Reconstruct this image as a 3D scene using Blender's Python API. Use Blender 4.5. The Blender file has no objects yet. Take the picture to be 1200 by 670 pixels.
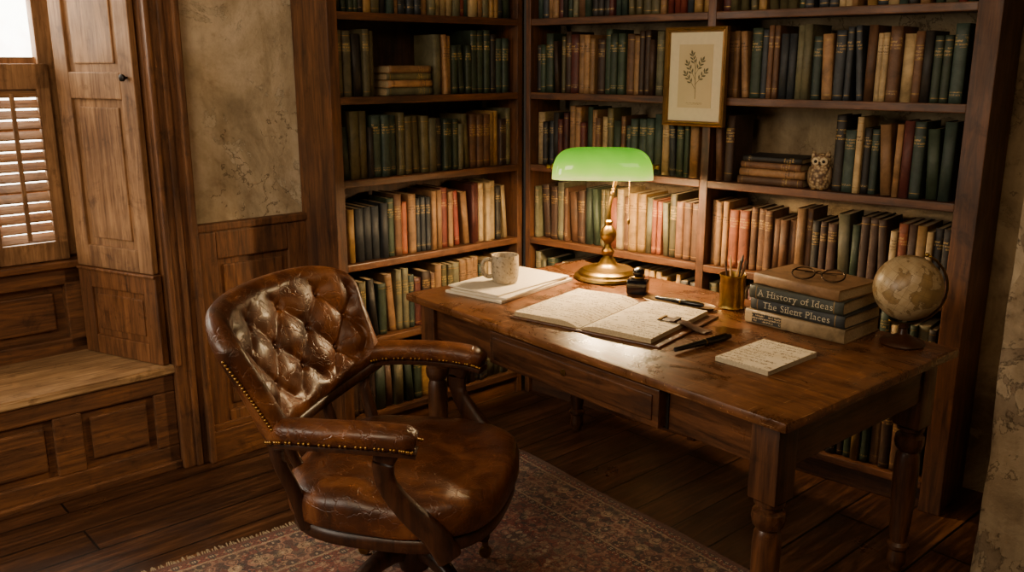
import bpy, bmesh, math, random
from mathutils import Vector, Matrix, Euler, noise
random.seed(7)
COL = bpy.context.scene.collection
R = math.radians

# ------------------------------------------------------------------ colour / material helpers
def lin(h):
    h = h.lstrip('#')
    o = []
    for i in (0, 2, 4):
        c = int(h[i:i+2], 16)/255
        o.append(c/12.92 if c <= .04045 else ((c+.055)/1.055)**2.4)
    return (o[0], o[1], o[2], 1)

class NT:
    def __init__(s, name):
        s.m = bpy.data.materials.new(name); s.m.use_nodes = True
        s.t = s.m.node_tree; s.n = s.t.nodes; s.l = s.t.links
        s.b = s.n['Principled BSDF']; s.out = s.n['Material Output']
    def N(s, typ, **kw):
        n = s.n.new(typ)
        for k, v in kw.items():
            if k in n.inputs: n.inputs[k].default_value = v
            else: setattr(n, k, v)
        return n
    def L(s, a, b): s.l.new(a, b)
    def coords(s, scale=(1, 1, 1), rnd=True, rot=(0, 0, 0)):
        tc = s.N('ShaderNodeTexCoord'); mp = s.N('ShaderNodeMapping')
        mp.inputs['Scale'].default_value = scale; mp.inputs['Rotation'].default_value = rot
        if rnd:
            oi = s.N('ShaderNodeObjectInfo'); mu = s.N('ShaderNodeMath', operation='MULTIPLY'); mu.inputs[1].default_value = 7.3
            ad = s.N('ShaderNodeVectorMath', operation='ADD')
            s.L(oi.outputs['Random'], mu.inputs[0]); s.L(tc.outputs['Object'], ad.inputs[0]); s.L(mu.outputs[0], ad.inputs[1])
            s.L(ad.outputs[0], mp.inputs['Vector'])
        else: s.L(tc.outputs['Object'], mp.inputs['Vector'])
        return mp.outputs[0]
    def noise(s, vec, scale, detail=4, dist=0, rough=.5):
        n = s.N('ShaderNodeTexNoise'); n.inputs['Scale'].default_value = scale; n.inputs['Detail'].default_value = detail
        n.inputs['Distortion'].default_value = dist; n.inputs['Roughness'].default_value = rough
        s.L(vec, n.inputs['Vector']); return n.outputs['Fac']
    def ramp(s, fac, stops, const=False):
        r = s.N('ShaderNodeValToRGB'); e = r.color_ramp.elements
        if const: r.color_ramp.interpolation = 'CONSTANT'
        while len(e) > 1: e.remove(e[0])
        e[0].position = stops[0][0]; e[0].color = stops[0][1]
        for p, c in stops[1:]:
            k = e.new(p); k.color = c
        s.L(fac, r.inputs[0]); return r.outputs[0]
    def mix(s, a, b, fac, mode='MIX'):
        m = s.N('ShaderNodeMix', data_type='RGBA', blend_type=mode)
        for v, i in ((fac, 0), (a, 6), (b, 7)):
            if isinstance(v, (int, float, tuple)): m.inputs[i].default_value = v
            else: s.L(v, m.inputs[i])
        return m.outputs[2]
    def math(s, op, a, b=None, c=None):
        m = s.N('ShaderNodeMath', operation=op)
        for i, v in enumerate((a, b, c)):
            if v is None: continue
            if isinstance(v, (int, float)): m.inputs[i].default_value = v
            else: s.L(v, m.inputs[i])
        return m.outputs[0]
    def bump(s, h, strength=.3, dist=.005):
        b = s.N('ShaderNodeBump'); b.inputs['Strength'].default_value = strength; b.inputs['Distance'].default_value = dist
        s.L(h, b.inputs['Height']); s.L(b.outputs[0], s.b.inputs['Normal'])
    def base(s, c):
        if isinstance(c, tuple): s.b.inputs['Base Color'].default_value = c
        else: s.L(c, s.b.inputs['Base Color'])

_c = {}
def wood(dark, light, axis='x', rough=.42, sc=1.0, scratch=0):
    key = ('w', dark, light, axis, rough, sc)
    if key in _c: return _c[key]
    t = NT('wood_' + axis)
    a = 1.3*sc; b = 16*sc
    v = t.coords({'x': (a, b, b), 'y': (b, a, b), 'z': (b, b, a)}[axis])
    f = t.noise(v, 2.2, 7, 1.0, .62)
    v2 = t.coords((1, 1, 1))
    g = t.noise(v2, 2.5, 5, .3, .6)
    fine = t.noise(v, 9, 4, .4, .6)
    c = t.ramp(f, [(.28, lin(dark)), (.5, t_mid(dark, light)), (.72, lin(light))])
    w = t.ramp(g, [(.3, (.42, .38, .35, 1)), (.6, (1, 1, 1, 1))])
    c = t.mix(c, w, .75, 'MULTIPLY')
    c = t.mix(c, t.ramp(fine, [(.36, (.45, .4, .36, 1)), (.46, (1, 1, 1, 1))]), .55, 'MULTIPLY')
    # knocks and stains
    st = t.noise(v2, 9, 7, .6, .7)
    c = t.mix(c, t.ramp(st, [(.34, (.4, .36, .33, 1)), (.44, (1, 1, 1, 1)), (.62, (1, 1, 1, 1)), (.72, (1.35, 1.3, 1.22, 1))]), .7, 'MULTIPLY')
    rr = t.ramp(g, [(.3, (rough+.2,)*3+(1,)), (.7, (rough-.08,)*3+(1,))])
    if scratch:
        s1 = t.noise(t.coords((3, 70, 60), rot=(0, 0, .5)), 2, 3); s2 = t.noise(t.coords((70, 3, 60), rot=(0, 0, .3)), 2, 3)
        sm = t.math('MAXIMUM', t.math('GREATER_THAN', s1, .67), t.math('GREATER_THAN', s2, .68))
        bl = t.noise(v2, 5, 8, .9, .7)
        c = t.mix(c, t_mid(dark, light), .35)
        c = t.mix(c, lin('#b58a5c'), t.math('MULTIPLY', sm, .55)); c = t.mix(c, t.ramp(bl, [(.36, (.34, .29, .26, 1)), (.5, (.95, .95, .95, 1)), (.64, (1.35, 1.28, 1.18, 1))]), .95, 'MULTIPLY')
        rr = t.ramp(bl, [(.35, (.17,)*3+(1,)), (.6, (.42,)*3+(1,))])
    t.base(c)
    t.L(rr, t.b.inputs['Roughness'])
    t.bump(t.math('ADD', f, t.math('MULTIPLY', fine, .6)), .3, .002)
    _c[key] = t.m; return t.m
def t_mid(a, b):
    A, B = lin(a), lin(b)
    return tuple((A[i]*.55+B[i]*.45) for i in range(3))+(1,)
def simple(name, col, rough=.5, metal=0, nz=0, nzs=60, bump=0, spec=.5):
    key = ('s', name)
    if key in _c: return _c[key]
    t = NT(name); t.b.inputs['Roughness'].default_value = rough; t.b.inputs['Metallic'].default_value = metal
    t.b.inputs['Specular IOR Level'].default_value = spec
    v = t.coords(); f = t.noise(v, nzs, 4)
    lo = tuple(x*(1-nz) for x in lin(col)[:3])+(1,)
    t.base(t.ramp(f, [(.3, lo), (.7, lin(col))]))
    if bump: t.bump(f, bump, .002)
    _c[key] = t.m; return t.m

def w_shelf(ax): return wood('#2c180c', '#794d2b', ax, .45)
def w_panel(ax): return wood('#402513', '#956339', ax, .48)
def w_shut(ax): return wood('#6a482b', '#c49564', ax, .55)
def w_desk(ax): return wood('#28150a', '#714728', ax, .32)
def w_chair(ax): return wood('#241309', '#55321c', ax, .30)
BRASS = simple('brass', '#9a7b3c', .33, 1, .45, 30)
GOLD = simple('gilt', '#a8833f', .45, .6, .4, 90)
PAGES = simple('page_edges', '#b9a27c', .85, 0, .35, 220)
BLACK = simple('black_lacquer', '#0b0a0a', .2, 0, .1)
IRON = simple('dark_iron', '#1c1814', .45, .8, .2)

# ------------------------------------------------------------------ object helpers
def finish(bm, name, mats, parent=None, loc=(0, 0, 0), rot=(0, 0, 0), smooth=False, mw=None):
    me = bpy.data.meshes.new(name)
    bm.to_mesh(me); bm.free()
    if not isinstance(mats, (list, tuple)): mats = [mats]
    for m in mats: me.materials.append(m)
    if smooth:
        for p in me.polygons: p.use_smooth = True
        if smooth == 'auto':
            try: me.set_sharp_from_angle(angle=R(40))
            except Exception: pass
    o = bpy.data.objects.new(name, me); COL.objects.link(o)
    if parent: o.parent = parent
    if mw is not None: o.matrix_world = mw
    else: o.location = loc; o.rotation_euler = rot
    return o
def thing(name, label, cat, mw=None, loc=(0, 0, 0), rz=0, group=None):
    e = bpy.data.objects.new(name, None); COL.objects.link(e); e.empty_display_size = .05
    e.matrix_world = mw if mw is not None else Matrix.Translation(loc) @ Matrix.Rotation(R(rz), 4, 'Z')
    tag(e, label, cat, group); return e
def tag(o, label, cat, group=None):
    o['label'] = label; o['category'] = cat
    if group: o['group'] = group
    return o
def struct(o): o['kind'] = 'structure'; return o

def add_box(bm, c, s, bev=0, rot=None, mi=0):
    M = Matrix.Translation(c) @ (rot.to_4x4() if rot else Matrix.Identity(4)) @ Matrix.Diagonal((s[0], s[1], s[2], 1))
    tmp = bmesh.new(); bmesh.ops.create_cube(tmp, size=1, matrix=M)
    if bev: bmesh.ops.bevel(tmp, geom=tmp.edges[:], offset=bev, segments=2, profile=.6, affect='EDGES', clamp_overlap=True)
    for f in tmp.faces: f.material_index = mi
    me = bpy.data.meshes.new('t'); tmp.to_mesh(me); tmp.free()
    n0 = len(bm.faces); bm.from_mesh(me); bpy.data.meshes.remove(me)
    bm.faces.ensure_lookup_table()
    for i in range(n0, len(bm.faces)): bm.faces[i].material_index = mi
def boxes(name, lst, mat, parent=None, bev=.003, **kw):
    bm = bmesh.new()
    for b in lst: add_box(bm, b[0], b[1], b[2] if len(b) > 2 else bev, None, b[3] if len(b) > 3 else 0)
    return finish(bm, name, mat, parent, **kw)
def span(x0, x1, y0, y1, z0, z1): return (((x0+x1)/2, (y0+y1)/2, (z0+z1)/2), (abs(x1-x0), abs(y1-y0), abs(z1-z0)))
def lathe_bm(bm, prof, seg=32, M=Matrix.Identity(4), mi=0, cap=True):
    rings = []
    for r, z in prof:
        if r < 1e-5: rings.append([bm.verts.new(M @ Vector((0, 0, z)))])
        else: rings.append([bm.verts.new(M @ Vector((r*math.cos(2*math.pi*i/seg), r*math.sin(2*math.pi*i/seg), z))) for i in range(seg)])
    for a, b in zip(rings, rings[1:]):
        for i in range(seg):
            j = (i+1) % seg
            if len(a) == 1 and len(b) == 1: continue
            if len(a) == 1: f = bm.faces.new((a[0], b[j], b[i]))
            elif len(b) == 1: f = bm.faces.new((a[i], a[j], b[0]))
            else: f = bm.faces.new((a[i], a[j], b[j], b[i]))
            f.material_index = mi
    if cap:
        if len(rings[0]) > 1: bm.faces.new(rings[0][::-1]).material_index = mi
        if len(rings[-1]) > 1: bm.faces.new(rings[-1]).material_index = mi
def lathe(name, prof, mat, parent=None, seg=32, cap=True, smooth='auto', M=Matrix.Identity(4), **kw):
    bm = bmesh.new(); lathe_bm(bm, prof, seg, M, 0, cap)
    return finish(bm, name, mat, parent, smooth=smooth, **kw)
def catmull(pts, n=8):
    P = [Vector(p) for p in pts]; P = [P[0]*2-P[1]]+P+[P[-1]*2-P[-2]]; out = []
    for i in range(1, len(P)-2):
        for k in range(n):
            t = k/n; a, b, c, d = P[i-1:i+3]
            out.append(.5*((2*b)+(-a+c)*t+(2*a-5*b+4*c-d)*t*t+(-a+3*b-3*c+d)*t**3))
    out.append(P[-2]); return out
def sweep_bm(bm, pts, ra, rb=None, seg=12, up=Vector((0, 0, 1)), closed=False, power=1.0, mi=0):
    n = len(pts); rings = []
    def val(r, i):
        if r is None: return None
        if isinstance(r, (int, float)): return r
        t = i/(n-1)*(len(r)-1); k = min(int(t), len(r)-2); return r[k]+(r[k+1]-r[k])*(t-k)
    for i, p in enumerate(pts):
        p = Vector(p)
        if closed: tg = Vector(pts[(i+1) % n])-Vector(pts[i-1])
        else: tg = Vector(pts[min(i+1, n-1)])-Vector(pts[max(i-1, 0)])
        tg.normalize(); u = up if abs(tg.dot(up)) < .97 else Vector((1, 0, 0))
        s = tg.cross(u).normalized(); w = s.cross(tg).normalized()
        a = val(ra, i); b = val(rb, i) if rb is not None else a
        ring = []
        for k in range(seg):
            an = 2*math.pi*k/seg; ca, sa = math.cos(an), math.sin(an)
            if power != 1: ca = math.copysign(abs(ca)**power, ca); sa = math.copysign(abs(sa)**power, sa)
            ring.append(bm.verts.new(p+s*(a*ca)+w*(b*sa)))
        rings.append(ring)
    m = n if closed else n-1
    for i in range(m):
        a, b = rings[i], rings[(i+1) % n]
        for k in range(seg):
            bm.faces.new((a[k], a[(k+1) % seg], b[(k+1) % seg], b[k])).material_index = mi
    if not closed:
        bm.faces.new(rings[0][::-1]).material_index = mi; bm.faces.new(rings[-1]).material_index = mi
def sweep(name, pts, ra, mat, parent=None, rb=None, seg=12, smooth='auto', closed=False, power=1.0, **kw):
    bm = bmesh.new(); sweep_bm(bm, pts, ra, rb, seg, closed=closed, power=power)
    return finish(bm, name, mat, parent, smooth=smooth, **kw)
def ball_bm(bm, c, r, seg=12, sc=(1, 1, 1), mi=0, rot=None):
    n0 = len(bm.faces)
    M = Matrix.Translation(c) @ (rot.to_4x4() if rot else Matrix.Identity(4)) @ Matrix.Diagonal((sc[0], sc[1], sc[2], 1))
    bmesh.ops.create_uvsphere(bm, u_segments=seg, v_segments=max(6, seg*2//3), radius=r, matrix=M)
    bm.faces.ensure_lookup_table()
    for i in range(n0, len(bm.faces)): bm.faces[i].material_index = mi
def ball(name, c, r, mat, parent, seg=20, sc=(1, 1, 1), rot=None, **kw):
    bm = bmesh.new(); ball_bm(bm, c, r, seg, sc, 0, rot); return finish(bm, name, mat, parent, smooth=True, **kw)

# ------------------------------------------------------------------ frames
CX, CY = .06, 4.25
FL = Matrix.Translation((CX, CY, 0)) @ Matrix.Rotation(R(41.7), 4, 'Z')
FR = Matrix.Translation((CX, CY, 0)) @ Matrix.Rotation(R(-40.8), 4, 'Z')
FD = Matrix.Translation((.478, 2.924, 0)) @ Matrix.Rotation(R(-49.98), 4, 'Z')
def T(x, y, z): return Matrix.Translation((x, y, z))
def RZ(a): return Matrix.Rotation(R(a), 4, 'Z')

# ------------------------------------------------------------------ surfaces
def plaster_mat(name, c0, c1, c2, peel='#cfc2a6', pth=.57, bs=.6):
    t = NT(name); v = t.coords(rnd=False)
    a = t.noise(v, 2.2, 9, .8, .68); b = t.noise(v, 4.2, 10, .6, .74); c = t.noise(v, 60, 5, 0, .6); e = t.noise(v, 14, 8, .2, .7)
    base = t.ramp(a, [(.32, lin(c0)), (.47, lin(c1)), (.62, lin(c2))])
    k = t.mix(base, t.ramp(e, [(.32, (.68, .62, .56, 1)), (.46, (1, 1, 1, 1)), (.7, (1.1, 1.1, 1.1, 1))]), .7, 'MULTIPLY')
    vs = t.coords((5, 5, .8), rnd=False); s = t.noise(vs, 1.4, 6, .3, .6)
    k = t.mix(k, t.ramp(s, [(.35, (.55, .5, .44, 1)), (.55, (1, 1, 1, 1))]), .6, 'MULTIPLY')
    pl = t.ramp(b, [(pth-.004, (0, 0, 0, 1)), (pth+.004, (1, 1, 1, 1))])
    k = t.mix(k, t.mix(lin(peel), t.ramp(e, [(.4, (.6, .56, .5, 1)), (.55, (1, 1, 1, 1))]), .7, 'MULTIPLY'), t.math('MULTIPLY', pl, .6))
    rim = t.math('LESS_THAN', t.math('ABSOLUTE', t.math('SUBTRACT', b, pth)), .003)
    cr = t.math('LESS_THAN', t.math('ABSOLUTE', t.math('SUBTRACT', t.noise(v, 1.7, 8, .2, .6), .5)), .003)
    cr = t.math('MULTIPLY', cr, t.math('GREATER_THAN', a, .44))
    t.base(t.mix(k, lin('#43341f'), t.math('MULTIPLY', t.math('MAXIMUM', cr, rim), .6))); t.b.inputs['Roughness'].default_value = .92
    h = t.math('ADD', t.math('MULTIPLY', pl, -.35), t.math('MULTIPLY', c, .2))
    h = t.math('ADD', h, t.math('ADD', t.math('MULTIPLY', a, .8), t.math('MULTIPLY', e, .4)))
    t.bump(h, bs, .018); return t.m
PLASTER = plaster_mat('old_plaster', '#97876c', '#bfad8e', '#dacab0', '#cfc2a8', .57, .6)
PLASTER3 = plaster_mat('peeling_plaster', '#76644d', '#9a876a', '#b5a284', '#6f5c48', .53, .8)
PLASTER2 = plaster_mat('dark_plaster', '#5c4c38', '#857257', '#aa9674', '#93805f', .57, .5)
def floor_mat():
    t = NT('old_floorboards'); v = t.coords(rnd=False)
    br = t.N('ShaderNodeTexBrick'); t.L(v, br.inputs['Vector'])
    br.offset = .37
    for k, x in (('Color1', (.25, .25, .25, 1)), ('Color2', (1, 1, 1, 1)), ('Mortar', (0, 0, 0, 1)), ('Scale', 1.0), ('Mortar Size', .0045), ('Mortar Smooth', .2), ('Bias', 0.0), ('Brick Width', 2.1), ('Row Height', .17)):
        br.inputs[k].default_value = x
    mp = t.N('ShaderNodeMapping'); mp.inputs['Scale'].default_value = (1.2, 14, 1); t.L(v, mp.inputs[0])
    ad = t.N('ShaderNodeVectorMath', operation='ADD'); t.L(mp.outputs[0], ad.inputs[0]); t.L(br.outputs['Color'], ad.inputs[1])
    f = t.noise(ad.outputs[0], 2, 8, 1.2, .65)
    c = t.ramp(f, [(.3, lin('#2a180d')), (.5, lin('#4f311c')), (.7, lin('#815636'))])
    c = t.mix(c, t.ramp(br.outputs['Color'], [(0, (0.02, .015, .01, 1)), (.2, (.5, .5, .5, 1)), (1, (1, 1, 1, 1))]), 1.0, 'MULTIPLY')
    g = t.noise(v, 3, 6, .5, .6)
    c = t.mix(c, t.ramp(g, [(.3, (.5, .44, .4, 1)), (.65, (1, 1, 1, 1))]), .8, 'MULTIPLY')
    t.base(c); t.L(t.ramp(g, [(.3, (.5,)*3+(1,)), (.7, (.25,)*3+(1,))]), t.b.inputs['Roughness'])
    t.bump(t.math('ADD', t.math('MULTIPLY', f, .3), t.math('SUBTRACT', 1.0, br.outputs['Fac'])), .5, .006)
    return t.m
def leather_mat(name, dark, mid, light):
    t = NT(name); v = t.coords(rnd=False)
    a = t.noise(v, 5, 7, .8, .62); b = t.noise(v, 260, 3); sc_ = t.noise(v, 11, 8, 1.2, .7)
    vo = t.N('ShaderNodeTexVoronoi', feature='DISTANCE_TO_EDGE'); vo.inputs['Scale'].default_value = 16
    nz = t.N('ShaderNodeTexNoise'); nz.inputs['Scale'].default_value = 9; nz.inputs['Detail'].default_value = 5; t.L(v, nz.inputs['Vector'])
    sc = t.N('ShaderNodeVectorMath', operation='SCALE'); sc.inputs['Scale'].default_value = .25; t.L(nz.outputs['Color'], sc.inputs[0])
    ad = t.N('ShaderNodeVectorMath', operation='ADD'); t.L(v, ad.inputs[0]); t.L(sc.outputs[0], ad.inputs[1]); t.L(ad.outputs[0], vo.inputs['Vector'])
    crk = t.ramp(vo.outputs['Distance'], [(0, (0, 0, 0, 1)), (.05, (1, 1, 1, 1))])
    c = t.ramp(a, [(.3, lin(dark)), (.48, lin(mid)), (.68, lin(light))])
    c = t.mix(c, lin('#9a6534'), t.ramp(sc_, [(.57, (0, 0, 0, 1)), (.74, (.6, .6, .6, 1))]))
    c = t.mix(c, t.ramp(vo.outputs['Distance'], [(0, (1.9, 1.65, 1.4, 1)), (.025, (1, 1, 1, 1))]), .6, 'MULTIPLY')
    t.base(c); t.L(t.ramp(sc_, [(.3, (.26,)*3+(1,)), (.7, (.46,)*3+(1,))]), t.b.inputs['Roughness'])
    t.bump(t.math('ADD', t.math('MULTIPLY', b, .3), t.math('MULTIPLY', crk, .6)), .45, .003); return t.m
LEATHER = leather_mat('worn_leather', '#28150a', '#522c14', '#82502a')
TAN_LEATHER = leather_mat('tan_leather', '#2c170b', '#472813', '#6b4223')

# ------------------------------------------------------------------ ROOM SHELL
ZC = 2.75
bm = bmesh.new()
add_box(bm, (-1.0, -1.6, -.03), (9, 6, .06))
fl = finish(bm, 'floor', floor_mat(), mw=FL); struct(fl)
bm = bmesh.new(); add_box(bm, (-.8, -1.2, ZC+.03), (7, 5, .06))
struct(finish(bm, 'ceiling', PLASTER, mw=FL))
OX0, OX1, OZ = -3.05, -1.63, 2.35
struct(boxes('wall_left', [span(OX1, .25, .28, .40, 0, ZC), span(-4.6, OX0, .28, .40, 0, ZC), span(OX0, OX1, .28, .40, OZ, ZC)], PLASTER, bev=0, mw=FL))
struct(boxes('wall_back', [span(-.1, 3.6, .30, .42, 0, ZC)], PLASTER2, bev=0, mw=FR))
bm = bmesh.new(); add_box(bm, (2.75, -.12, ZC/2), (1.1, .84, ZC))
bmesh.ops.subdivide_edges(bm, edges=bm.edges[:], cuts=60, use_grid_fill=True)
for v in bm.verts:
    n = noise.noise(v.co*2.0)*.010+noise.noise(v.co*9)*.004
    edge = v.co.x < 2.235 and v.co.y < -.505
    if v.co.x < 2.22: v.co.x += n
    if v.co.y < -.5: v.co.y += n*.6
    if edge: v.co.x += .006+max(0, noise.noise(v.co*6))*.05; v.co.y += .006
struct(finish(bm, 'wall_right', PLASTER3, mw=FR, smooth=True))

struct(boxes('trim_1', [span(-1.52, -1.02, .262, .28, 0, .97), span(-1.52, -1.02, .235, .28, .955, .985), span(-1.52, -1.02, .248, .28, .93, .955),
    span(-1.52, -1.43, .245, .28, .0, .95), span(-1.12, -1.02, .245, .28, 0, .95), span(-1.43, -1.12, .245, .28, .84, .95), span(-1.43, -1.12, .245, .28, 0, .2),
    span(-1.405, -1.145, .252, .28, .225, .815)], w_panel('z'), bev=.006, mw=FL))
struct(boxes('baseboard_left', [span(-1.52, -1.02, .225, .28, 0, .13), span(-1.52, -1.02, .235, .28, .13, .155)], w_panel('x'), bev=.004, mw=FL))
struct(boxes('trim_2', [span(-1.635, -1.51, .245, .285, 0, OZ+.1), span(-1.535, -1.51, .215, .28, 0, OZ+.1), span(-1.635, -1.615, .23, .28, 0.44, OZ), span(-1.585, -1.56, .236, .28, .0, OZ+.1)], w_panel('z'), bev=.006, mw=FL))
struct(boxes('trim_3', [span(OX0-.12, OX0+.005, .245, .285, 0, OZ+.1), span(OX0-.12, OX1+.12, .245, .285, OZ, OZ+.12)], w_panel('x'), bev=.006, mw=FL))
RB = .72
def quad_prism(bm, pts, z0, z1):
    lo = [bm.verts.new((x, y, z0)) for x, y in pts]; hi = [bm.verts.new((x, y, z1)) for x, y in pts]
    n = len(pts); bm.faces.new(lo[::-1]); bm.faces.new(hi)
    for i in range(n): bm.faces.new((lo[i], lo[(i+1) % n], hi[(i+1) % n], hi[i]))
bm = bmesh.new()
quad_prism(bm, [(-1.63, .29), (-1.55, .29), (-1.70, .85), (-1.80, .85), (-1.80, RB)], 0, OZ+.2)
quad_prism(bm, [(OX0, .29), (OX0+.17, RB), (OX0+.17, .85), (OX0-.1, .85), (OX0-.1, .29)], 0, OZ+.2)
quad_prism(bm, [(OX0-.1, .30), (-1.55, .30), (-1.55, .85), (OX0-.1, .85)], OZ, OZ+.1)
struct(finish(bm, 'trim_4', w_panel('z'), mw=FL))
struct(boxes('trim_5', [span(-2.95, -1.78, RB+.04, RB+.08, .4, .84), span(-2.95, -1.78, RB-.005, RB+.05, .725, .80), span(-2.95, -1.78, RB-.03, RB+.05, .795, .825), span(-2.95, -1.78, RB-.005, RB+.05, .42, .50),
    span(-1.88, -1.78, RB-.005, RB+.05, .45, .8), span(-2.42, -2.32, RB-.005, RB+.05, .45, .8), span(-2.28, -1.92, RB+.018, RB+.05, .535, .69), span(-2.9, -2.45, RB+.018, RB+.05, .535, .69)], w_panel('x'), bev=.006, mw=FL))
gl = NT('window_daylight'); v = gl.coords(rnd=False)
f = gl.noise(v, 6, 5, .5); em = gl.N('ShaderNodeEmission'); em.inputs['Strength'].default_value = 14.0
gl.L(gl.ramp(f, [(.35, lin('#cfc2aa')), (.6, lin('#fff4e0'))]), em.inputs['Color']); gl.L(em.outputs[0], gl.out.inputs['Surface'])
wy = .80
wb = [span(-2.95, -1.78, wy-.04, wy+.03, .80, .88), span(-2.95, -1.78, wy-.04, wy+.03, 2.27, 2.35), span(-1.87, -1.78, wy-.06, wy+.03, .84, 2.35), span(-2.95, -2.86, wy-.06, wy+.03, .84, 2.35),
      span(-2.95, -1.78, wy-.03, wy+.03, 1.56, 1.62)]
for x in (-2.07, -2.36, -2.65): wb.append(span(x-.011, x+.011, wy-.02, wy+.02, .86, 2.3))
for z in (1.1, 1.34, 1.86, 2.08): wb.append(span(-2.9, -1.8, wy-.02, wy+.02, z-.011, z+.011))
bm = bmesh.new()
for b in wb: add_box(bm, b[0], b[1], .004)
add_box(bm, (-2.365, wy+.005, 1.575), (1.15, .006, 1.5), 0, None, 1)
struct(finish(bm, 'window_1', [w_shut('z'), gl.m], mw=FL))
ws = thing('window_seat', 'built-in panelled wooden window seat bench in the window recess', 'window seat', mw=FL @ T(-2.34, .30, 0))
bm = bmesh.new(); quad_prism(bm, [(-.69, -.04), (.715, -.04), (.70, .02), (.53, .43), (-.53, .43), (-.69, 0)], .405, .437)
bmesh.ops.bevel(bm, geom=bm.edges[:], offset=.006, segments=2, affect='EDGES')
finish(bm, 'bench_top', wood('#6e5034', '#cba778', 'x', .48), ws)
fp = [span(-.71, .705, -.002, .02, 0, .41), span(-.71, .705, -.022, .0, .33, .405), span(-.71, .705, -.022, 0, 0, .10), span(-.71, .705, -.034, 0, 0, .035)]
for x in (-.71, -.24, .25, .62): fp.append(span(x, x+(.085 if x > .5 else .1), -.022, 0, .10, .33))
for a, b in ((-.61, -.24), (-.14, .25), (.35, .62)): fp.append(span(a+.03, b-.03, -.014, 0, .13, .30))
boxes('front_panel', fp, w_panel('x'), ws, bev=.006)
d = Vector((-1.80+1.635, RB-.29, 0)); ln = d.length; an = math.degrees(math.atan2(d.y, d.x))
def sp(name, z0, z1, lab, knob, rails):
    th = thing(name, lab, 'shutter', mw=FL @ T(-1.645, .30, z0) @ RZ(an))
    Hh = z1-z0; L0 = ln-.03; w = .075; b = []
    b += [span(0, w, .0, .028, 0, Hh), span(L0-w, L0, .0, .028, 0, Hh)]
    for r in rails: b.append(span(w, L0-w, .0, .028, r[0], r[1]))
    b.append(span(w-.01, L0-w+.01, -.004, .014, .01, Hh-.01))
    for r0, r1 in zip(rails, rails[1:]): b.append(span(w+.03, L0-w-.03, 0, .022, r0[1]+.03, r1[0]-.03))
    boxes('panel', b, w_shut('z'), th, bev=.005)
    if knob:
        lathe('knob', [(.004, 0), (.006, .01), (.013, .018), (.013, .026), (0, .032)], IRON, th, 16, M=T(.035, .028, knob-z0) @ Matrix.Rotation(R(-90), 4, 'X'))
sp('shutter_panel', .805, 2.33, 'tall weathered wooden folding shutter panel beside the window', 1.545, [(0, .09), (.66, .76), (1.43, 1.525)])
struct(boxes('trim_6', [span(0, ln-.02, 0, .02, .44, .80), span(0, .07, .015, .032, .44, .80), span(ln-.09, ln-.02, .015, .032, .44, .80), span(.07, ln-.09, .015, .032, .44, .52), span(.07, ln-.09, .015, .032, .72, .80), span(.09, ln-.11, .015, .026, .545, .695), span(0, ln-.02, 0, .04, .79, .803)],
     w_panel('z'), bev=.005, mw=FL @ T(-1.64, .29, 0) @ RZ(an)))
for i, (x0, x1) in enumerate(((-2.13, -1.845), (-2.42, -2.135), (-2.71, -2.425))):
    sh = thing('louvered_shutter', 'hinged wooden louvered shutter closed over lower window', 'shutter', mw=FL @ T(x0, .725, .83), group='louvered window shutters')
    w = x1-x0; Hh = .765
    boxes('shutter_frame', [span(0, .048, -.015, .015, 0, Hh), span(w-.048, w, -.015, .015, 0, Hh), span(0, w, -.015, .015, 0, .075), span(0, w, -.015, .015, Hh-.095, Hh)], w_shut('z'), sh, bev=.003)
    bm = bmesh.new(); n = 15
    for k in range(n):
        z = .095+k*(Hh-.095-.11)/(n-1)
        add_box(bm, (w/2, 0, z), (w-.09, .046, .006), .002, Matrix.Rotation(R(38), 3, 'X'))
    finish(bm, 'louvers', w_shut('x'), sh)
    boxes('tilt_rod', [span(w/2-.008, w/2+.008, -.038, -.024, .09, Hh-.11)], w_shut('z'), sh, bev=.002)

# ------------------------------------------------------------------ BOOKCASES
ZS = [1.79, 1.465, 1.135, .787, .45, .11]
def bookcase(label, M, x0, x1, posts, side0, side1, cor, back=False):
    bc = thing('bookcase', label, 'bookcase', mw=M)
    def part(name, b, ax, bev=.003): return boxes(name, b, w_shelf(ax), bc, bev=bev)
    for s in side0: part('side_panel', [span(*s)], 'z')
    if side1: part('side_panel', [span(*side1)], 'z')
    edges = [x0]+[p for q in posts for p in q]+[x1]
    for q in posts: part('divider', [span(q[0], q[1], -.0, .27, 0, 2.4)], 'z')
    for k in range(0, len(edges), 2):
        a, b = edges[k], edges[k+1]
        for z in ZS+[2.12]:
            bm = bmesh.new(); add_box(bm, ((a+b)/2, .132, z-.012), (b-a, .244, .022), .002)
            add_box(bm, ((a+b)/2, .006, z-.014), (b-a, .014, .03), .004)
            finish(bm, 'shelf', w_shelf('x'), bc)
        part('plinth', [span(a, b, .02, .04, 0, .085)], 'x')
        if back: boxes('back_panel', [span(a, b, .256, .27, .05, 2.39)], wood('#24150b', '#5c3c22', 'z', .6), bc, bev=0)
    part('cornice', [span(cor[0], cor[1], -.004, .27, 2.4, 2.46)], 'x')
    return bc
bookcase('tall dark wooden bookcase along the window wall', FL, -.985, -.045, [], [(-1.03, -.985, -.004, .275, 0, 2.4)], (-.045, -.014, .002, .22, 0, 2.4), (-1.05, -.045), True)
bookcase('tall dark wooden bookcase with open back behind the desk', FR, .035, 1.90, [(.93, .965)], [(.008, .035, -.004, .22, 0, 2.4)], (1.90, 1.975, -.006, .29, 0, 2.4), (.035, 1.99))

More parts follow.
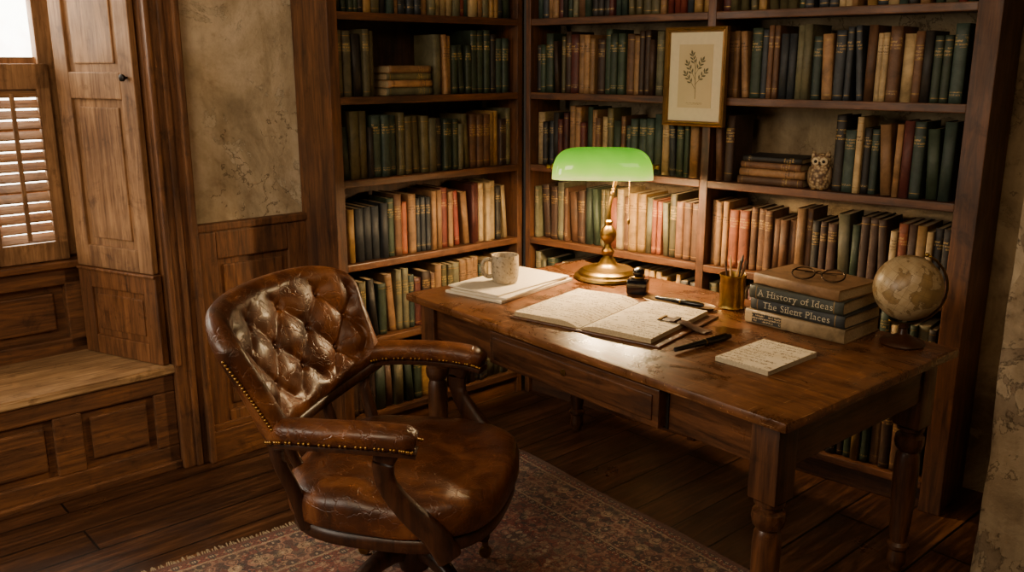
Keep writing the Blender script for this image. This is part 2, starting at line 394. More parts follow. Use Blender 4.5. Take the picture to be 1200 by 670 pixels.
# ------------------------------------------------------------------ BOOKS
PAL = {'dark green': '#2c3a2a', 'olive green': '#544d30', 'cream': '#b0976c', 'tan': '#8f6b45', 'brown': '#65452c', 'dark brown': '#3d281b', 'burgundy': '#4e211a',
       'teal': '#32423a', 'black': '#24201c', 'navy blue': '#2b3036', 'rust orange': '#88492a', 'red': '#6f2c1f', 'grey green': '#666249', 'ochre': '#98753e'}
def cloth(cn):
    k = ('cloth', cn)
    if k not in _c:
        t = NT('cloth_'+cn.replace(' ', '_')); v = t.coords(); a = t.noise(v, 14, 7, .5, .7); b = t.noise(v, 500, 2)
        oi = t.N('ShaderNodeObjectInfo')
        c = lin(PAL[cn]); lo = tuple(x*.45 for x in c[:3])+(1,); hi = tuple(min(1, x*1.35+.02) for x in c[:3])+(1,)
        col = t.ramp(a, [(.3, lo), (.52, c), (.75, hi)])
        col = t.mix(col, t.ramp(oi.outputs['Random'], [(0, (.5, .48, .46, 1)), (1, (1.12, 1.1, 1.05, 1))]), .85, 'MULTIPLY')
        t.base(col); t.b.inputs['Roughness'].default_value = .62
        t.bump(b, .12, .001); _c[k] = t.m
    return _c[k]
def scribble(name, basecol, ink, lh, ax='xz', wd=.045, rough=.6, fs=260, gap=.40, hh=.3):
    """lines of illegible little marks"""
    k = ('scr', name)
    if k in _c: return _c[k]
    t = NT(name); tc = t.N('ShaderNodeTexCoord'); sp_ = t.N('ShaderNodeSeparateXYZ'); t.L(tc.outputs['Object'], sp_.inputs[0])
    u = sp_.outputs['XYZ'.index(ax[0].upper())]; w = sp_.outputs['XYZ'.index(ax[1].upper())]
    row = t.math('FLOOR', t.math('DIVIDE', w, lh)); fr = t.math('SUBTRACT', t.math('DIVIDE', w, lh), row)
    cb = t.N('ShaderNodeCombineXYZ'); t.L(t.math('MULTIPLY', u, fs), cb.inputs[0]); t.L(t.math('MULTIPLY', fr, 2.2), cb.inputs[1]); t.L(t.math('MULTIPLY', row, 5.7), cb.inputs[2])
    n = t.noise(cb.outputs[0], 1, 1.5)
    cb2 = t.N('ShaderNodeCombineXYZ'); t.L(t.math('MULTIPLY', u, fs*.16), cb2.inputs[0]); t.L(t.math('MULTIPLY', row, 3.3), cb2.inputs[1])
    n2 = t.noise(cb2.outputs[0], 1, 0)
    m = t.math('MULTIPLY', t.math('LESS_THAN', t.math('ABSOLUTE', t.math('SUBTRACT', n, .5)), wd), t.math('GREATER_THAN', n2, gap))
    m = t.math('MULTIPLY', m, t.math('LESS_THAN', t.math('ABSOLUTE', t.math('SUBTRACT', fr, .5)), hh))
    st = t.noise(tc.outputs['Object'], 12, 5)
    b_ = t.mix(lin(basecol), t.ramp(st, [(.35, (.82, .77, .68, 1)), (.6, (1, 1, 1, 1))]), .8, 'MULTIPLY')
    t.base(t.mix(b_, lin(ink), m)); t.b.inputs['Roughness'].default_value = rough
    _c[k] = t.m; return t.m
def title(cn):
    ink = '#3a2816' if cn in ('cream', 'tan', 'ochre') else '#a98a4c'
    return scribble('title_'+cn.replace(' ', '_'), PAL[cn], ink, .011, 'xz', .06, .55, 420)
def book_bm(w, d, h, style, covmi=0, pgmi=1, gmi=2, tmi=3, arc=None):
    bm = bmesh.new(); th = .0026; arc = min(.009, w*.28) if arc is None else arc
    n = 6; outer = [(-w/2, d), (-w/2, arc)]
    for i in range(1, n): a = math.pi*i/n; outer.append((-w/2*math.cos(a), arc-arc*math.sin(a)))
    outer += [(w/2, arc), (w/2, d)]
    inner = []
    for x, y in outer: inner.append((max(-w/2+th, min(w/2-th, x*(1-2*th/w))), y if y == d else y+th))
    if style == 0: lv = [(0, 0)]
    elif style == 1: lv = [(0, 0), (.07, 1), (.078, 0), (.68, 3), (.82, 0), (.92, 1), (.928, 0)]
    elif style == 2: lv = [(0, 0), (.12, 1), (.13, 0), (.6, 1), (.608, 3), (.8, 1), (.808, 0)]
    elif style == 3: lv = [(0, 0), (.10, 3), (.15, 0), (.70, 3), (.86, 0)]
    else: lv = [(0, 0), (.07, 1), (.08, 0), (.9, 1), (.91, 0)]
    mm = {0: covmi, 1: gmi, 3: tmi}
    zs = [l[0]*h for l in lv]+[h]
    O = [[bm.verts.new((x, y, z)) for x, y in outer] for z in zs]
    I = [[bm.verts.new((x, y, z)) for x, y in inner] for z in (0, h)]
    m = len(outer)
    for k in range(len(zs)-1):
        for i in range(m-1):
            f = bm.faces.new((O[k][i+1], O[k][i], O[k+1][i], O[k+1][i+1]))
            f.material_index = mm[lv[k][1]] if 1 <= i <= m-3 else covmi
            f.smooth = 1 <= i <= m-3
    for i in range(m-1):
        bm.faces.new((I[0][i], I[0][i+1], I[1][i+1], I[1][i])).material_index = covmi
        bm.faces.new((O[0][i], O[0][i+1], I[0][i+1], I[0][i])).material_index = covmi
        bm.faces.new((O[-1][i+1], O[-1][i], I[1][i], I[1][i+1])).material_index = covmi
    for i in (0, m-1):
        seq = [O[k][i] for k in range(len(zs))]+[I[1][i], I[0][i]]
        bm.faces.new(seq if i else seq[::-1]).material_index = covmi
    return bm
def add_pages(bm, w, d, h, mi=1):
    add_box(bm, (0, (d+.004)/2, h/2), (w-.0054, d-.010, h-.007), 0, None, mi)
REG = []
def book(M, w, d, h, cn, style, group, how, lab=None, indiv=True):
    bm = book_bm(w, d, h, style); add_pages(bm, w, d, h)
    mats = [cloth(cn), PAGES, GOLD, title(cn)]
    if not indiv:
        REG.append((bm, M, mats)); return
    o = finish(bm, 'book', mats, mw=M)
    sz = 'tall' if h > .245 else ('small' if h < .2 else '')
    th = 'thick' if w > .045 else ('slim' if w < .026 else '')
    deco = {0: 'plain spine', 1: 'gilt spine title', 2: 'banded spine', 3: 'printed spine', 4: 'gilt bands'}[style]
    adj = ' '.join(x for x in (sz, th) if x)
    L = ((adj+' ') if adj else '')+cn+' cloth hardcover, '+deco+', '+how
    tag(o, lab or L, 'book', group)
def row(F, x0, x1, z, group, pal, hmin=.20, hmax=.275, indiv=True, seed=1, wmul=1.0):
    rnd = random.Random(seed); x = x0+.004; prev = None; run = 0
    while True:
        if run <= 0 or prev is None:
            cn = rnd.choice(pal); run = rnd.choice([1, 1, 1, 1, 2, 3]); w0 = rnd.uniform(.021, .042)*wmul; h0 = rnd.uniform(hmin, hmax); d0 = rnd.uniform(.14, .19); st = rnd.choice([0, 0, 0, 1, 1, 2, 3, 3, 4]); prev = cn
        run -= 1
        w = w0*rnd.uniform(.93, 1.07); h = min(.288, h0*rnd.uniform(.99, 1.01))
        ang = 0
        if rnd.random() < .10: ang = rnd.uniform(-5, -2)
        ext = abs(math.sin(R(ang)))*h
        if x+w+ext > x1-.002: break
        y = rnd.uniform(.022, .045)
        if ang: M = F @ T(x+ w/2+ext, y, z+ .001) @ Matrix.Rotation(R(ang), 4, 'Y') @ T(0, 0, abs(math.sin(R(ang)))*w/2)
        else: M = F @ T(x+w/2, y, z) @ RZ(rnd.uniform(-.3, .3))
        book(M, w, d0, h, cn, st, group, 'in shelf row', indiv=indiv)
        x += w+ext+.002
    return x
def flat_stack(F, xc, z, items, group, y=.03):
    for (w, d, h, cn, st, off, rz) in items:
        M = F @ T(xc+off, y, z+w/2) @ RZ(rz) @ T(-h/2, 0, 0) @ Matrix.Rotation(R(90), 4, 'Y')
        book(M, w, d, h, cn, st, group, 'lying flat')
        z += w+.0006
    return z
A = ['dark green', 'olive green', 'cream', 'tan', 'brown', 'dark brown', 'black', 'grey green', 'ochre', 'teal', 'dark green', 'dark brown']
Bp = ['dark green', 'cream', 'tan', 'tan', 'brown', 'dark brown', 'burgundy', 'black', 'navy blue', 'rust orange', 'ochre', 'brown']
Cp = ['dark green', 'teal', 'black', 'tan', 'cream', 'brown', 'dark green', 'navy blue', 'grey green', 'burgundy', 'olive green']
Dp = ['dark green', 'cream', 'tan', 'brown', 'dark brown', 'black', 'olive green', 'grey green', 'ochre', 'brown', 'dark brown', 'rust orange', 'black']
row(FL, -.982, -.755, ZS[1], 'books on the window-wall bookcase', A, seed=11)
flat_stack(FL, -.625, ZS[1], [(.032, .16, .235, 'grey green', 1, 0, 0), (.03, .155, .23, 'tan', 3, .003, 2), (.028, .15, .22, 'olive green', 1, -.004, -2), (.03, .15, .215, 'tan', 1, .004, 1)], 'stacked books on the window-wall bookcase')
row(FL, -.498, -.048, ZS[1], 'books on the window-wall bookcase', A, seed=12)
row(FL, -.982, -.048, ZS[2], 'books on the window-wall bookcase', A+['brown', 'olive green'], seed=43)
row(FL, -.982, -.048, ZS[3], 'books on the window-wall bookcase', Bp+['red', 'black', 'navy blue', 'dark brown'], seed=74, hmin=.225)
row(FL, -.982, -.048, ZS[4], 'books on the window-wall bookcase', Cp+['dark brown', 'black'], seed=75, hmin=.22)
row(FL, -.982, -.048, ZS[5], 'books on the window-wall bookcase', A, seed=16, wmul=1.15)
G = 'books on the bookcase behind the desk'
row(FR, .037, .928, ZS[1], G, A+['burgundy'], seed=41)
row(FR, .037, .928, ZS[2], G, Cp, seed=52)
row(FR, .037, .928, ZS[3], G, Dp, seed=83, hmin=.225)
row(FR, .967, 1.898, ZS[1], G, Cp+['tan', 'brown'], seed=54, hmin=.22, hmax=.28)
row(FR, .967, 1.07, ZS[2], G, ['dark brown', 'brown', 'burgundy'], seed=25)
flat_stack(FR, 1.215, ZS[2], [(.03, .17, .27, 'brown', 1, 0, 0), (.03, .165, .265, 'tan', 3, .006, 1), (.026, .16, .25, 'brown', 1, .0, -2), (.022, .16, .24, 'black', 3, .006, 2)], 'stacked books on the bookcase behind the desk')
row(FR, 1.45, 1.898, ZS[2], G, ['dark green', 'grey green', 'cream', 'black', 'tan', 'burgundy', 'teal', 'navy blue', 'brown'], seed=58, hmin=.22, hmax=.28)
row(FR, .967, 1.898, ZS[3], G, Dp+['tan', 'red'], seed=87, hmin=.22)
row(FR, 1.35, 1.898, ZS[5], G, A, seed=29)
for a in ((FL, -.982, -.048, ZS[0], 31), (FR, .037, .928, ZS[0], 32), (FR, .967, 1.898, ZS[0], 33), (FR, .037, .928, ZS[4], 34), (FR, .967, 1.898, ZS[4], 35), (FR, .037, .928, ZS[5], 36), (FR, .967, 1.34, ZS[5], 37)):
    row(a[0], a[1], a[2], a[3], '', Cp+['red', 'ochre'], indiv=False, seed=a[4])
allm = []; big = bmesh.new()
for b, M, mats in REG:
    idx = []
    for m in mats:
        if m not in allm: allm.append(m)
        idx.append(allm.index(m))
    for f in b.faces: f.material_index = idx[f.material_index]
    b.transform(M); me = bpy.data.meshes.new('t'); b.to_mesh(me); b.free(); big.from_mesh(me); bpy.data.meshes.remove(me)
o = finish(big, 'shelved_books', allm); tag(o, 'further rows of old cloth hardcovers on highest and lowest shelves', 'books'); o['kind'] = 'stuff'

# ------------------------------------------------------------------ RUG
def rug_mat(a, b):
    t = NT('persian_rug'); tc = t.N('ShaderNodeTexCoord'); s = t.N('ShaderNodeSeparateXYZ'); t.L(tc.outputs['Object'], s.inputs[0])
    ax = t.math('ABSOLUTE', s.outputs[0]); ay = t.math('ABSOLUTE', s.outputs[1])
    dist = t.math('MINIMUM', t.math('SUBTRACT', a, ax), t.math('SUBTRACT', b, ay))
    nw = t.noise(tc.outputs['Object'], 22, 3); dist = t.math('ADD', dist, t.math('MULTIPLY', t.math('SUBTRACT', nw, .5), .012))
    def motif(tile, scale, cols, seed, rnd=1.0):
        px = t.math('PINGPONG', s.outputs[0], tile); py = t.math('PINGPONG', s.outputs[1], tile)
        cb = t.N('ShaderNodeCombineXYZ'); t.L(px, cb.inputs[0]); t.L(py, cb.inputs[1]); cb.inputs[2].default_value = seed
        nz = t.N('ShaderNodeTexNoise'); nz.inputs['Scale'].default_value = scale*1.2; t.L(cb.outputs[0], nz.inputs['Vector'])
        sc = t.N('ShaderNodeVectorMath', operation='SCALE'); sc.inputs['Scale'].default_value = .9/scale; t.L(nz.outputs['Color'], sc.inputs[0])
        ad = t.N('ShaderNodeVectorMath', operation='ADD'); t.L(cb.outputs[0], ad.inputs[0]); t.L(sc.outputs[0], ad.inputs[1])
        v = t.N('ShaderNodeTexVoronoi'); v.inputs['Scale'].default_value = scale; v.inputs['Randomness'].default_value = rnd; t.L(ad.outputs[0], v.inputs['Vector'])
        sp2 = t.N('ShaderNodeSeparateColor'); t.L(v.outputs['Color'], sp2.inputs[0])
        n = len(cols); c1 = t.ramp(sp2.outputs[0], [(i/n, lin(c)) for i, c in enumerate(cols)], True)
        rim = t.math('MULTIPLY', t.math('GREATER_THAN', v.outputs['Distance'], .38), t.math('LESS_THAN', v.outputs['Distance'], .50))
        core = t.math('LESS_THAN', v.outputs['Distance'], .20)
        c1 = t.mix(c1, lin('#e6d0ae'), t.math('MULTIPLY', core, .9)); c1 = t.mix(c1, lin('#2c2424'), t.math('MULTIPLY', rim, .85)); return c1
    field = motif(.16, 21, ['#8f4434', '#98503e', '#ac705a', '#352f34', '#d6ba92', '#823a2c', '#bd8f76'], 1.3)
    f2 = motif(.21, 46, ['#8f4434', '#98503e', '#dcc29c', '#352f34', '#823a2c', '#c09478'], 4.1)
    field = t.mix(field, f2, .4)
    bord = motif(.12, 32, ['#80402f', '#9a5543', '#d8bc94', '#8f4636', '#352f34', '#bd8f76', '#352f34'], 7.7)
    bord = t.mix(bord, f2, .3)
    guard = motif(.03, 80, ['#8f4434', '#d8bc94', '#3f3636'], 2.2)
    def gt(x): return t.math('GREATER_THAN', dist, x)
    c = t.mix(lin('#6a3a2e'), guard, gt(.018)); c = t.mix(c, lin('#bfa685'), gt(.050)); c = t.mix(c, bord, gt(.058)); c = t.mix(c, lin('#bfa685'), gt(.24))
    c = t.mix(c, guard, gt(.248)); c = t.mix(c, field, gt(.285))
    n = t.noise(tc.outputs['Object'], 150, 3); w = t.noise(tc.outputs['Object'], 5, 8, .5, .65)
    c = t.mix(c, t.ramp(n, [(.3, (.5, .48, .46, 1)), (.7, (1.25, 1.2, 1.15, 1))]), .9, 'MULTIPLY'); c = t.mix(c, t.ramp(w, [(.35, (.6, .56, .52, 1)), (.65, (1.1, 1.08, 1.05, 1))]), .9, 'MULTIPLY')
    c = t.mix(c, lin('#8a7058'), t.ramp(w, [(.4, (.32, .32, .32, 1)), (.62, (.08, .08, .08, 1))]))
    t.base(c); t.b.inputs['Roughness'].default_value = .95; t.b.inputs['Sheen Weight'].default_value = .15; t.bump(n, .8, .004); return t.m
ra, rb_ = 1.35, 1.1
rug = thing('rug', 'worn red and cream patterned wool rug under the desk and chair', 'rug', mw=T(.04, 3.52, 0) @ RZ(-52) @ T(ra, -rb_, 0))
bm = bmesh.new(); bmesh.ops.create_grid(bm, x_segments=90, y_segments=60, size=1)
for v in bm.verts:
    v.co.x *= ra; v.co.y *= rb_; v.co.z = .008+.003*noise.noise(v.co*2.2)
    if abs(abs(v.co.y)-rb_) < .001: v.co.y += .012*noise.noise(v.co*3)
r = bmesh.ops.extrude_face_region(bm, geom=bm.faces[:])
for e in r['geom']:
    if isinstance(e, bmesh.types.BMVert): e.co.z = .001
bmesh.ops.recalc_face_normals(bm, faces=bm.faces)
finish(bm, 'pile', rug_mat(ra, rb_), rug, smooth='auto')
bm = bmesh.new()
for sx in (-1, 1):
    for i in range(260):
        y = -rb_+2*rb_*(i+.5)/260; L_ = random.uniform(.02, .032); dy = random.uniform(-.008, .008)
        add_box(bm, (sx*(ra+L_/2), y+dy/2, .004), (L_, .0035, .003), 0, Matrix.Rotation(dy/L_*sx, 3, 'Z'))
fr_ = finish(bm, 'fringe', simple('rug_fringe', '#b09a7a', .9, 0, .3), rug); fr_['kind'] = 'stuff'

# ------------------------------------------------------------------ DESK
HW, HD = .8225, .457
desk = thing('desk', 'long dark wooden writing desk with turned legs and a drawer', 'desk', mw=FD)
bm = bmesh.new(); add_box(bm, (0, 0, .7455), (2*HW, 2*HD, .029), .009)
finish(bm, 'tabletop', wood('#331c0e', '#8a5930', 'x', .3, .8, 1), desk, smooth='auto')
ai = .045
GAP_SHADE = simple('drawer_gap_painted_shade', '#120a05', .8, 0, .2)  # near-black strip colour that paints the shade around the drawer front
bm = bmesh.new(); b_ = span(-HW+ai+.07, HW-ai-.07, -HD+ai+.012, -HD+ai+.034, .60, .732); add_box(bm, b_[0], b_[1], .002)
b_ = span(-.348, .418, -HD+ai+.007, -HD+ai+.013, .601, .7305); add_box(bm, b_[0], b_[1], 0, None, 1)
finish(bm, 'apron', [w_desk('x'), GAP_SHADE], desk)
boxes('apron', [span(-HW+ai+.07, HW-ai-.07, HD-ai-.032, HD-ai-.01, .60, .732)], w_desk('x'), desk)
for sx in (-1, 1):
    boxes('apron', [span(sx*(HW-ai-.012)-.011, sx*(HW-ai-.012)+.011, -HD+ai+.07, HD-ai-.07, .60, .732)], w_desk('y'), desk)
dr = boxes('drawer', [span(-.34, .41, -HD+ai-.026, -HD+ai+.012, .607, .722), span(-.318, .388, -HD+ai-.031, -HD+ai, .626, .703)], w_desk('x'), desk, bev=.004)
lathe('keyhole_plate', [(.0, 0), (.011, 0), (.011, .003), (0, .004)], BRASS, dr, 20, M=T(.03, -HD+ai-.031, .672) @ Matrix.Rotation(R(90), 4, 'X'))
def leg_profile():
    return [(r*1.12, z) for r, z in [(.030, .50), (.036, .495), (.036, .485), (.026, .478), (.026, .470), (.038, .462), (.040, .445), (.036, .425), (.026, .412), (.031, .40), (.034, .36), (.033, .26), (.027, .14), (.022, .10), (.030, .09), (.030, .08), (.022, .07), (.026, .04), (.026, .025), (.016, .01), (.016, 0)]]
for sx in (-1, 1):
    for sy in (-1, 1):
        x, y = sx*(HW-ai-.037), sy*(HD-ai-.037)
        bm = bmesh.new(); add_box(bm, (0, 0, .616), (.084, .084, .232), .004); lathe_bm(bm, leg_profile()[::-1], 28)
        finish(bm, 'leg', w_desk('z'), desk, loc=(x, y, 0.010), smooth='auto')

ZD = .7605
pt = FD @ T(-.645, -.09, ZD) @ RZ(12)
zz = 0
for i, (w, l, h, rz, dx) in enumerate([(.27, .45, .010, 0, 0), (.255, .43, .008, 3, .006), (.25, .42, .006, -3, -.004)]):
    o = boxes('paper_stack', [((0, 0, h/2), (w, l, h), .001)], simple('cream_paper', '#d9ccb2', .85, 0, .1), mw=pt @ T(dx, 0, zz) @ RZ(rz)); zz += h+.0004
    tag(o, ['thick sheaf of cream paper under the mug', 'loose cream sheets within the paper pile', 'top cream pages the mug rests on'][i], 'papers', 'paper pile on the desk')
mug = thing('mug', 'speckled grey stoneware mug on the paper pile', 'mug', mw=FD @ T(-.63, -.13, ZD+zz) @ RZ(68))
mm = NT('speckled_stoneware'); v = mm.coords(); n = mm.noise(v, 110, 3); mm.base(mm.ramp(n, [(.33, lin('#5f5038')), (.42, lin('#9b8d75')), (.8, lin('#b0a288'))])); mm.b.inputs['Roughness'].default_value = .42
lathe('cup', [(0, .0), (.04, 0), (.047, .006), (.052, .03), (.053, .07), (.052, .103), (.051, .108), (.048, .106), (.047, .09), (.047, .03), (.042, .012), (0, .010)], mm.m, mug, 40, cap=False)
lathe('coffee', [(0, .088), (.0465, .088)], simple('coffee', '#1a0c05', .1), mug, 32, cap=False)
sweep('handle', catmull([(-.047, 0, .088), (-.072, 0, .094), (-.089, 0, .075), (-.086, 0, .045), (-.068, 0, .028), (-.047, 0, .03)]), .0065, mm.m, mug, rb=.008)
# --- desk lamp
lamp = thing('desk_lamp', 'brass banker lamp with a glowing green glass shade', 'lamp', mw=FD @ T(-.505, .300, ZD) @ RZ(49.98-4))
lathe('base', [(0, 0), (.130, 0), (.134, .006), (.131, .015), (.118, .019), (.115, .029), (.102, .036), (.098, .041), (.07, .046), (.045, .054), (.034, .065), (.03, .075), (.020, .085), (.016, .10)], BRASS, lamp, 56)
lathe('pole', [(.016, .09), (.024, .10), (.026, .112), (.018, .122), (.012, .13), (.012, .14), (.028, .158), (.033, .175), (.031, .192), (.018, .208), (.011, .215), (.016, .222), (.016, .23), (.009, .236), (.0085, .26)], BRASS, lamp, 32)
sweep('arm', catmull([(0, 0, .255), (.002, .004, .29), (.012, .012, .34), (.022, .012, .385), (.022, .006, .425), (.01, 0, .47)]), .0078, BRASS, lamp)
gs = NT('green_glass_painted_glow'); gs.b.inputs['Base Color'].default_value = (.04, .26, .02, 1); gs.b.inputs['Roughness'].default_value = .12
gs.b.inputs['Coat Weight'].default_value = .6
tr = gs.N('ShaderNodeBsdfTranslucent'); tr.inputs['Color'].default_value = (.4, .8, .08, 1); mx = gs.N('ShaderNodeMixShader'); mx.inputs[0].default_value = .10
gs.L(gs.b.outputs[0], mx.inputs[1]); gs.L(tr.outputs[0], mx.inputs[2])
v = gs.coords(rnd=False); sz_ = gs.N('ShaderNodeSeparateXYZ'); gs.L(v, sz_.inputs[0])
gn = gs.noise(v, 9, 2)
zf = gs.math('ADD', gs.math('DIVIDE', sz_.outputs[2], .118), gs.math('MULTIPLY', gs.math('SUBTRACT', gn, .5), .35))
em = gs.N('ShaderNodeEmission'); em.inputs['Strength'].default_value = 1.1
gs.L(gs.ramp(zf, [(.02, (1.0, 1.0, .25, 1)), (.25, (.62, .92, .08, 1)), (.6, (.28, .68, .02, 1)), (1.0, (.09, .36, .01, 1))]), em.inputs['Color'])  # bulb glow painted into the glass as emission, brightest at the rim
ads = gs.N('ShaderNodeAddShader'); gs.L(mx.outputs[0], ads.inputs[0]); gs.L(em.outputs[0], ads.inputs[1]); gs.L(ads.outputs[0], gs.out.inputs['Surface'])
wl = NT('opal_lining'); wl.base((.9, .84, .7, 1)); wl.b.inputs['Roughness'].default_value = .4
bm = bmesh.new(); NA, NB = 40, 20; LS, WS, HS = .196, .088, .120
def shade_pt(i, j, k=1.0):
    a = -1+2*i/NA; a = math.sin(a*math.pi/2); b = math.pi*j/NB
    e = (1-min(1, abs(a))**5)**(1/2.6) if abs(a) < 1 else 0
    c, s_ = math.cos(b), math.sin(b)
    c = math.copysign(abs(c)**.75, c); s_ = abs(s_)**.85
    return Vector((a*LS*k, c*WS*(.35+.65*e)*k, s_*HS*(e)*k))
out_ = [[bm.verts.new(shade_pt(i, j)) for j in range(NB+1)] for i in range(NA+1)]
inn = [[bm.verts.new(shade_pt(i, j, .965)) for j in range(NB+1)] for i in range(NA+1)]
for i in range(NA):
    for j in range(NB):
        bm.faces.new((out_[i][j], out_[i+1][j], out_[i+1][j+1], out_[i][j+1])); bm.faces.new((inn[i][j+1], inn[i+1][j+1], inn[i+1][j], inn[i][j])).material_index = 1
    for j in (0, NB): bm.faces.new((out_[i][j], out_[i+1][j], inn[i+1][j], inn[i][j]))
bmesh.ops.remove_doubles(bm, verts=bm.verts[:], dist=.0004); bmesh.ops.recalc_face_normals(bm, faces=bm.faces)
SX, SZ = -.03, .400
shade = finish(bm, 'lamp_shade', [gs.m, wl.m], lamp, loc=(SX, 0, SZ), smooth=True)
for s_ in (-1, 1):
    lathe('shade_knob', [(.0, -.004), (.012, 0), (.012, .005), (.006, .009), (.010, .016), (.010, .024), (0, .03)], BRASS, lamp, 18, M=T(SX+s_*.194, 0, SZ+.045) @ Matrix.Rotation(R(90*s_), 4, 'Y'))
lathe('socket', [(0, 0), (.016, 0), (.017, .05), (.012, .056), (0, .056)], BRASS, lamp, 20, M=T(.04, 0, SZ+.05) @ Matrix.Rotation(R(-90), 4, 'Y'))
bm = bmesh.new()
for i in range(24): ball_bm(bm, (.075, -.03, SZ+.02-i*.0075), .0028, 6)
ball_bm(bm, (.075, -.03, SZ+.02-24*.0075-.006), .007, 10, (1, 1, 1.6))
finish(bm, 'pull_chain', BRASS, lamp, smooth=True)
Lw = lamp.matrix_world.copy()
# --- journal
jn = thing('journal', 'open leather journal with handwritten pages and buckled strap', 'notebook', mw=FD @ T(-.095, -.105, ZD) @ RZ(13))
JL, JW = .40, .262
boxes('leather_cover', [span(-JW-.012, JW+.035, -JL/2-.012, JL/2+.012, 0, .006)], TAN_LEATHER, jn, bev=.003)
PG = scribble('handwritten_page', '#e3d4b4', '#84735a', .021, 'xy', .045, .85, 120, .42, .34)
def page_block(sx):
    bm = bmesh.new(); n = 20; V = []
    for i in range(n+1):
        t_ = i/n; x = sx*(.002+t_*(JW-.004)); z = .008+.018*(1-(1-min(1, t_*3.2))**2)*(1-.3*t_)
        V.append([bm.verts.new((x, y, z)) for y in (-JL/2, JL/2)]+[bm.verts.new((x, y, .006)) for y in (-JL/2, JL/2)])
    for i in range(n):
        a, b = V[i], V[i+1]
        for q, mi in (((a[0], b[0], b[1], a[1]), 1), ((a[2], a[3], b[3], b[2]), 0), ((a[0], a[2], b[2], b[0]), 0), ((a[1], b[1], b[3], a[3]), 0)):
            bm.faces.new(q).material_index = mi
    bm.faces.new((V[-1][0], V[-1][2], V[-1][3], V[-1][1])); bm.faces.new((V[0][0], V[0][1], V[0][3], V[0][2]))
    bmesh.ops.recalc_face_normals(bm, faces=bm.faces)
    finish(bm, 'page_block', [PAGES, PG], jn, smooth='auto')
page_block(-1); page_block(1)
DS = simple('dark_strap', '#3a2110', .45, 0, .3)
bm = bmesh.new()
sweep_bm(bm, catmull([(JW-.085, .016, .0245), (JW-.02, .018, .0235), (JW+.006, .02, .020), (JW+.04, .022, .0095), (JW+.070, .024, .004), (JW+.085, .022, .004)], 6), .024, .0022, 8, power=.4)
finish(bm, 'strap', DS, jn, smooth='auto')
boxes('strap_loop', [span(JW-.040, JW-.022, -.010, .046, .0245, .0300)], DS, jn, bev=.001)
boxes('strap_buckle', [span(JW-.080, JW-.070, -.006, .040, .0255, .0300)], BRASS, jn, bev=.001)
def pen(name, label, M, Lp, r, mat, trim=BRASS, grp=None):
    p_ = thing(name, label, 'pen', mw=M, group=grp)
    Mx = Matrix.Rotation(R(90), 4, 'Y')
    lathe('barrel', [(0, 0), (r*.7, .002), (r*.9, Lp*.3), (r, Lp*.5), (r*1.15, Lp*.52), (r*1.15, Lp*.9), (r*.8, Lp), (0, Lp)], mat, p_, 16, M=Mx)
    lathe('band', [(r*1.2, Lp*.52), (r*1.2, Lp*.545)], trim, p_, 16, M=Mx)
    boxes('clip', [span(Lp*.64, Lp*.93, -.0015, .0015, r*1.15, r*1.15+.003)], trim, p_, bev=.0008)
pen('fountain_pen', 'black fountain pen with gold band lying on the desk', FD @ T(.30, -.245, ZD+.0115) @ RZ(85), .24, .0098, BLACK)
npd = thing('notepad', 'small pad of cream paper with handwritten notes', 'notepad', mw=FD @ T(.505, -.08, ZD) @ RZ(1))
boxes('sheets', [span(-.088, .088, -.125, .125, 0, .014)], simple('pad_edges', '#b8a98b', .85, 0, .3, 200), npd, bev=.0005)
boxes('top_sheet', [span(-.088, .088, -.125, .125, .0142, .015)], scribble('handwritten_note', '#ded0b2', '#84735a', .023, 'xy', .045, .85, 120, .42, .34), npd, bev=0, rot=(0, 0, R(1.5)))
tray = thing('pen_tray', 'narrow dark brass pen tray on the desk', 'tray', mw=FD @ T(-.045, .19, ZD) @ RZ(14))
bm = bmesh.new()
def oval(a, b, z, n=36): return [bm.verts.new((math.copysign(abs(math.cos(2*math.pi*i/n))**.6, math.cos(2*math.pi*i/n))*a, math.copysign(abs(math.sin(2*math.pi*i/n))**.8, math.sin(2*math.pi*i/n))*b, z)) for i in range(n)]
rg = [oval(.125, .036, 0), oval(.14, .045, .012), oval(.137, .043, .013), oval(.12, .032, .004)]
for a, b in zip(rg, rg[1:]):
    for i in range(36): bm.faces.new((a[i], a[(i+1) % 36], b[(i+1) % 36], b[i]))
bm.faces.new(rg[0][::-1]); bm.faces.new(rg[-1])
finish(bm, 'dish', simple('aged_brass', '#6b5430', .35, .8, .4, 30), tray, smooth='auto')
pen('dip_pen', 'black pen resting in the pen tray', FD @ T(-.14, .17, ZD+.0135) @ RZ(14), .19, .0075, BLACK)
ink = thing('ink_bottle', 'squarish black glass ink bottle with a brass collar', 'ink bottle', mw=FD @ T(-.255, .205, ZD) @ RZ(32))
bm = bmesh.new(); add_box(bm, (0, 0, .030), (.076, .076, .056), .009); lathe_bm(bm, [(.026, .056), (.021, .061), (.020, .068)], 24)
finish(bm, 'bottle', simple('ink_glass', '#101218', .08, 0, .1), ink, smooth='auto')
lathe('stopper', [(.017, .066), (.020, .070), (.024, .082), (.020, .094), (.010, .100), (0, .101)], BLACK, ink, 24)
lathe('neck_ring', [(.0215, .0605), (.0255, .063), (.0255, .066), (.0215, .0685)], BRASS, ink, 24, cap=False)
pc = thing('pencil_cup', 'cylindrical brass pencil cup on the desk', 'pencil cup', mw=FD @ T(.091, .312, ZD))
lathe('cup', [(0, 0), (.045, 0), (.047, .004), (.045, .008), (.044, .015), (.044, .108), (.047, .113), (.047, .12), (.044, .121), (.041, .116), (.041, .006), (0, .005)], BRASS, pc, 36, cap=False)
